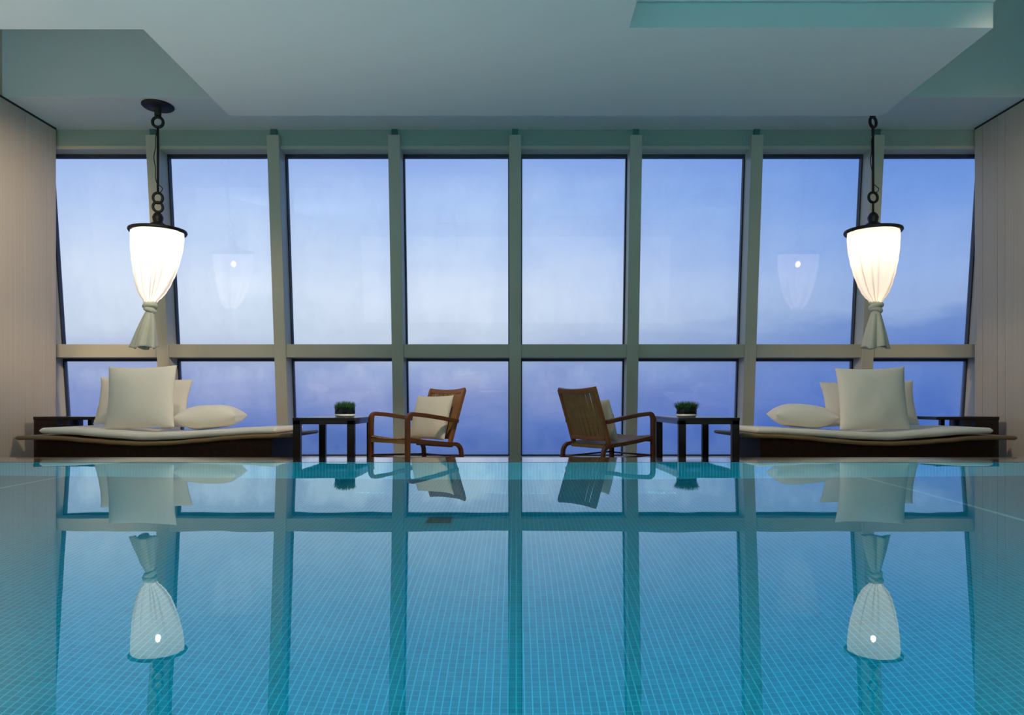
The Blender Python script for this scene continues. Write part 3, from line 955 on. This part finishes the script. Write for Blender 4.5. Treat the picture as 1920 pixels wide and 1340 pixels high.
# ------------------------------------------------------------------ potted grass on the tables
def potted_grass(loc, label, seed, sp):
    rnd = random.Random(seed)
    root = empty('potted_grass', loc); tag(root, label, 'potted plant', 'potted grass on the side tables')
    bm = bmesh.new()
    lathe(bm, [(0, 0.022), (0.086, 0.022), (0.090, 0.026), (0.092, 0.088), (0.087, 0.088), (0.085, 0.028), (0, 0.028)], 36)
    link('glass_pot', bm, M['clear'], root, smooth=True)
    bm = bmesh.new(); lathe(bm, [(0, 0.0), (0.070, 0.0), (0.088, 0.008), (0.094, 0.026), (0.0905, 0.026), (0.080, 0.0215), (0, 0.0215)], 32)
    link('white_base', bm, M['white'], root, smooth=True)
    bm = bmesh.new(); lathe(bm, [(0, 0.034), (0.045, 0.038), (0.082, 0.030), (0.083, 0.068), (0, 0.074)], 32)
    link('soil', bm, M['soil'], root, smooth=True)
    bm = bmesh.new()
    for i in range(800):
        a = rnd.uniform(0, 2 * PI); r = 0.084 * math.sqrt(rnd.random())
        x, y = r * math.cos(a), r * math.sin(a)
        h = rnd.uniform(0.040, 0.098) * (1 - 0.15 * (r / 0.084) ** 2)
        lean = sp * (r / 0.084) ** 2 * rnd.uniform(0.3, 1.2)
        dx, dy = math.cos(a) * lean + rnd.uniform(-0.012, 0.012), math.sin(a) * lean + rnd.uniform(-0.012, 0.012)
        b = rnd.uniform(0, PI); wx, wy = 0.0022 * math.cos(b), 0.0022 * math.sin(b)
        z0 = 0.060
        p = [bm.verts.new((x - wx, y - wy, z0)), bm.verts.new((x + wx, y + wy, z0)),
             bm.verts.new((x + dx * 0.4 + wx, y + dy * 0.4 + wy, z0 + h * 0.6)), bm.verts.new((x + dx * 0.4 - wx, y + dy * 0.4 - wy, z0 + h * 0.6)),
             bm.verts.new((x + dx, y + dy, z0 + h))]
        bm.faces.new(p[:4]); bm.faces.new((p[3], p[2], p[4]))
    link('grass', bm, M['grass'], root, recalc=False)
    return root


TT = CAM_Z - 0.119
potted_grass((-1.556, 6.30, TT), 'small pot of clipped green grass on the left side table', 11, 0.022)
potted_grass((1.547, 6.30, TT), 'small pot of spreading green grass on the right side table', 12, 0.055)


# ------------------------------------------------------------------ armchairs
def arc(cx, cz, r, a0, a1, n=7):
    return [(cx + r * math.cos(a0 + (a1 - a0) * i / (n - 1)), cz + r * math.sin(a0 + (a1 - a0) * i / (n - 1))) for i in range(n)]


def armchair(loc, rz, label):
    root = empty('armchair', loc, rz); tag(root, label, 'armchair', 'wooden armchairs by the windows')
    HW = 0.275
    for s in (-1, 1):
        y = s * HW
        # front leg running up round the corner into the arm
        bm = bmesh.new()
        pts = [(0.285, 0.0), (0.285, 0.25), (0.285, 0.50)] + arc(0.235, 0.512, 0.05, 0.0, PI / 2 - 0.05)[1:] + [(0.10, 0.550), (-0.10, 0.522), (-0.282, 0.492)]
        sweep(bm, [(a, y, b) for a, b in pts], (0, 1, 0), 0.042, 0.036)
        link('arm', bm, M['teak_dark'], root, bevel=0.006)
        # back post
        bm = bmesh.new(); sweep(bm, [(-0.215, y - s * 0.037, 0.27), (-0.285, y - s * 0.037, 0.48), (-0.395, y - s * 0.037, 0.785)], (0, 1, 0), 0.030, 0.040)
        link('back_post', bm, M['teak'], root, bevel=0.005)
        # seat rail curving down into the rear leg
        bm = bmesh.new()
        pts = [(0.268, 0.345), (0.10, 0.318), (-0.10, 0.296), (-0.235, 0.285)] + arc(-0.245, 0.205, 0.08, PI / 2 + 0.05, PI - 0.15)[1:] + [(-0.335, 0.10), (-0.345, 0.0)]
        sweep(bm, [(a, y, b) for a, b in pts], (0, 1, 0), 0.034, 0.036)
        link('rear_leg', bm, M['teak_dark'], root, bevel=0.005)
        bm = bmesh.new(); tube(bm, [(0.27, y, 0.185), (-0.32, y, 0.165)], 0.0085, 8)
        link('stretcher', bm, M['teak_dark'], root, smooth=True)
    for x, z in ((0.285, 0.18), (-0.325, 0.165)):
        bm = bmesh.new(); tube(bm, [(x, -HW + 0.01, z), (x, HW - 0.01, z)], 0.0085, 8)
        link('stretcher', bm, M['teak_dark'], root, smooth=True)
    iw = HW - 0.022
    # seat: woven slats, slightly sagging
    bm = bmesh.new()
    n = 11
    for i in range(n):
        y0 = -iw + 2 * iw * i / n + 0.003; y1 = -iw + 2 * iw * (i + 1) / n - 0.003
        ym = (y0 + y1) / 2
        sag = 0.016 * (1 - (ym / iw) ** 2)
        pts = [(0.300, ym, 0.352 - sag), (0.285, ym, 0.362 - sag), (0.10, ym, 0.333 - sag * 1.3), (-0.10, ym, 0.306 - sag * 1.3), (-0.235, ym, 0.296 - sag)]
        sweep(bm, pts, (0, 1, 0), y1 - y0, 0.014)
    box(bm, 0.262, 0.300, -iw, iw, 0.305, 0.342)
    box(bm, -0.245, -0.215, -iw, iw, 0.255, 0.285)
    link('seat', bm, M['cane'], root, bevel=0.003)
    # backrest
    bw = HW - 0.052
    def bp(t, off=0.0):   # along the reclined back; off = in front
        if t < 0.42:
            u = t / 0.42; x, z = -0.222 + (-0.285 + 0.222) * u, 0.29 + (0.48 - 0.29) * u
        else:
            u = (t - 0.42) / 0.58; x, z = -0.285 + (-0.395 + 0.285) * u, 0.48 + (0.785 - 0.48) * u
        return x + off, z
    bm = bmesh.new(); m = 8
    for i in range(m):
        y0 = -bw + 2 * bw * i / m + 0.0045; y1 = -bw + 2 * bw * (i + 1) / m - 0.0045
        ym = (y0 + y1) / 2; dish = -0.018 * (1 - (ym / bw) ** 2)
        pts = []
        for q in range(9):
            t = 0.13 + 0.80 * q / 8
            x, z = bp(t); pts.append((x + dish, ym, z))
        sweep(bm, pts, (0, 1, 0), y1 - y0, 0.012)
    link('back_slats', bm, M['cane'], root, bevel=0.002)
    bm = bmesh.new()
    pts = []
    for q in range(13):
        u = -1 + 2 * q / 12; x, z = bp(0.965)
        pts.append((x - 0.020 * (1 - u * u), u * (HW - 0.02), z - 0.018 * (1 - u * u) + 0.012))
    sweep(bm, pts, (1, 0, 0.35), 0.026, 0.046)
    link('top_rail', bm, M['teak'], root, bevel=0.005)
    bm = bmesh.new(); x, z = bp(0.12); box(bm, x - 0.028, x, -bw, bw, z - 0.018, z + 0.018)
    link('lower_rail', bm, M['teak'], root, bevel=0.004)
    return root


# local +x is where a chair faces
aL = R(226)
chair_l = (-0.930, 6.330)
armchair((chair_l[0], chair_l[1], DECK), aL, 'teak armchair left of the centre facing the pool, with a cream cushion on its seat')
aR = R(35)
chair_r = (0.858, 6.40)
armchair((chair_r[0], chair_r[1], DECK), aR, 'teak armchair right of the centre seen from behind, its slatted back to the pool')


def cushion(base, ang, label, seed, w, h, fx, z, rec):
    o = link('cushion', pillow_bm(w, h, 0.13, seed=seed), M['cushion'], smooth=True)
    # stands against the backrest: local y (thickness) along the chair's facing axis
    o.location = (base[0] + fx * math.cos(ang), base[1] + fx * math.sin(ang), DECK + z)
    o.rotation_euler = (Matrix.Rotation(ang - PI / 2, 3, 'Z') @ Matrix.Rotation(rec, 3, 'X')).to_euler()
    tag(o, label, 'cushion', 'cream cushions on the armchairs')
    sm = o.modifiers.new('smooth', 'SUBSURF'); sm.levels = 1; sm.render_levels = 1
    return o


cushion(chair_l, aL + R(5), 'cream square cushion leaning in the armchair left of the centre', 21, 0.50, 0.44, -0.205, 0.527, R(17))
cushion(chair_r, aR, 'cream cushion showing as a strip behind the back of the right armchair', 22, 0.47, 0.40, -0.155, 0.505, R(17))
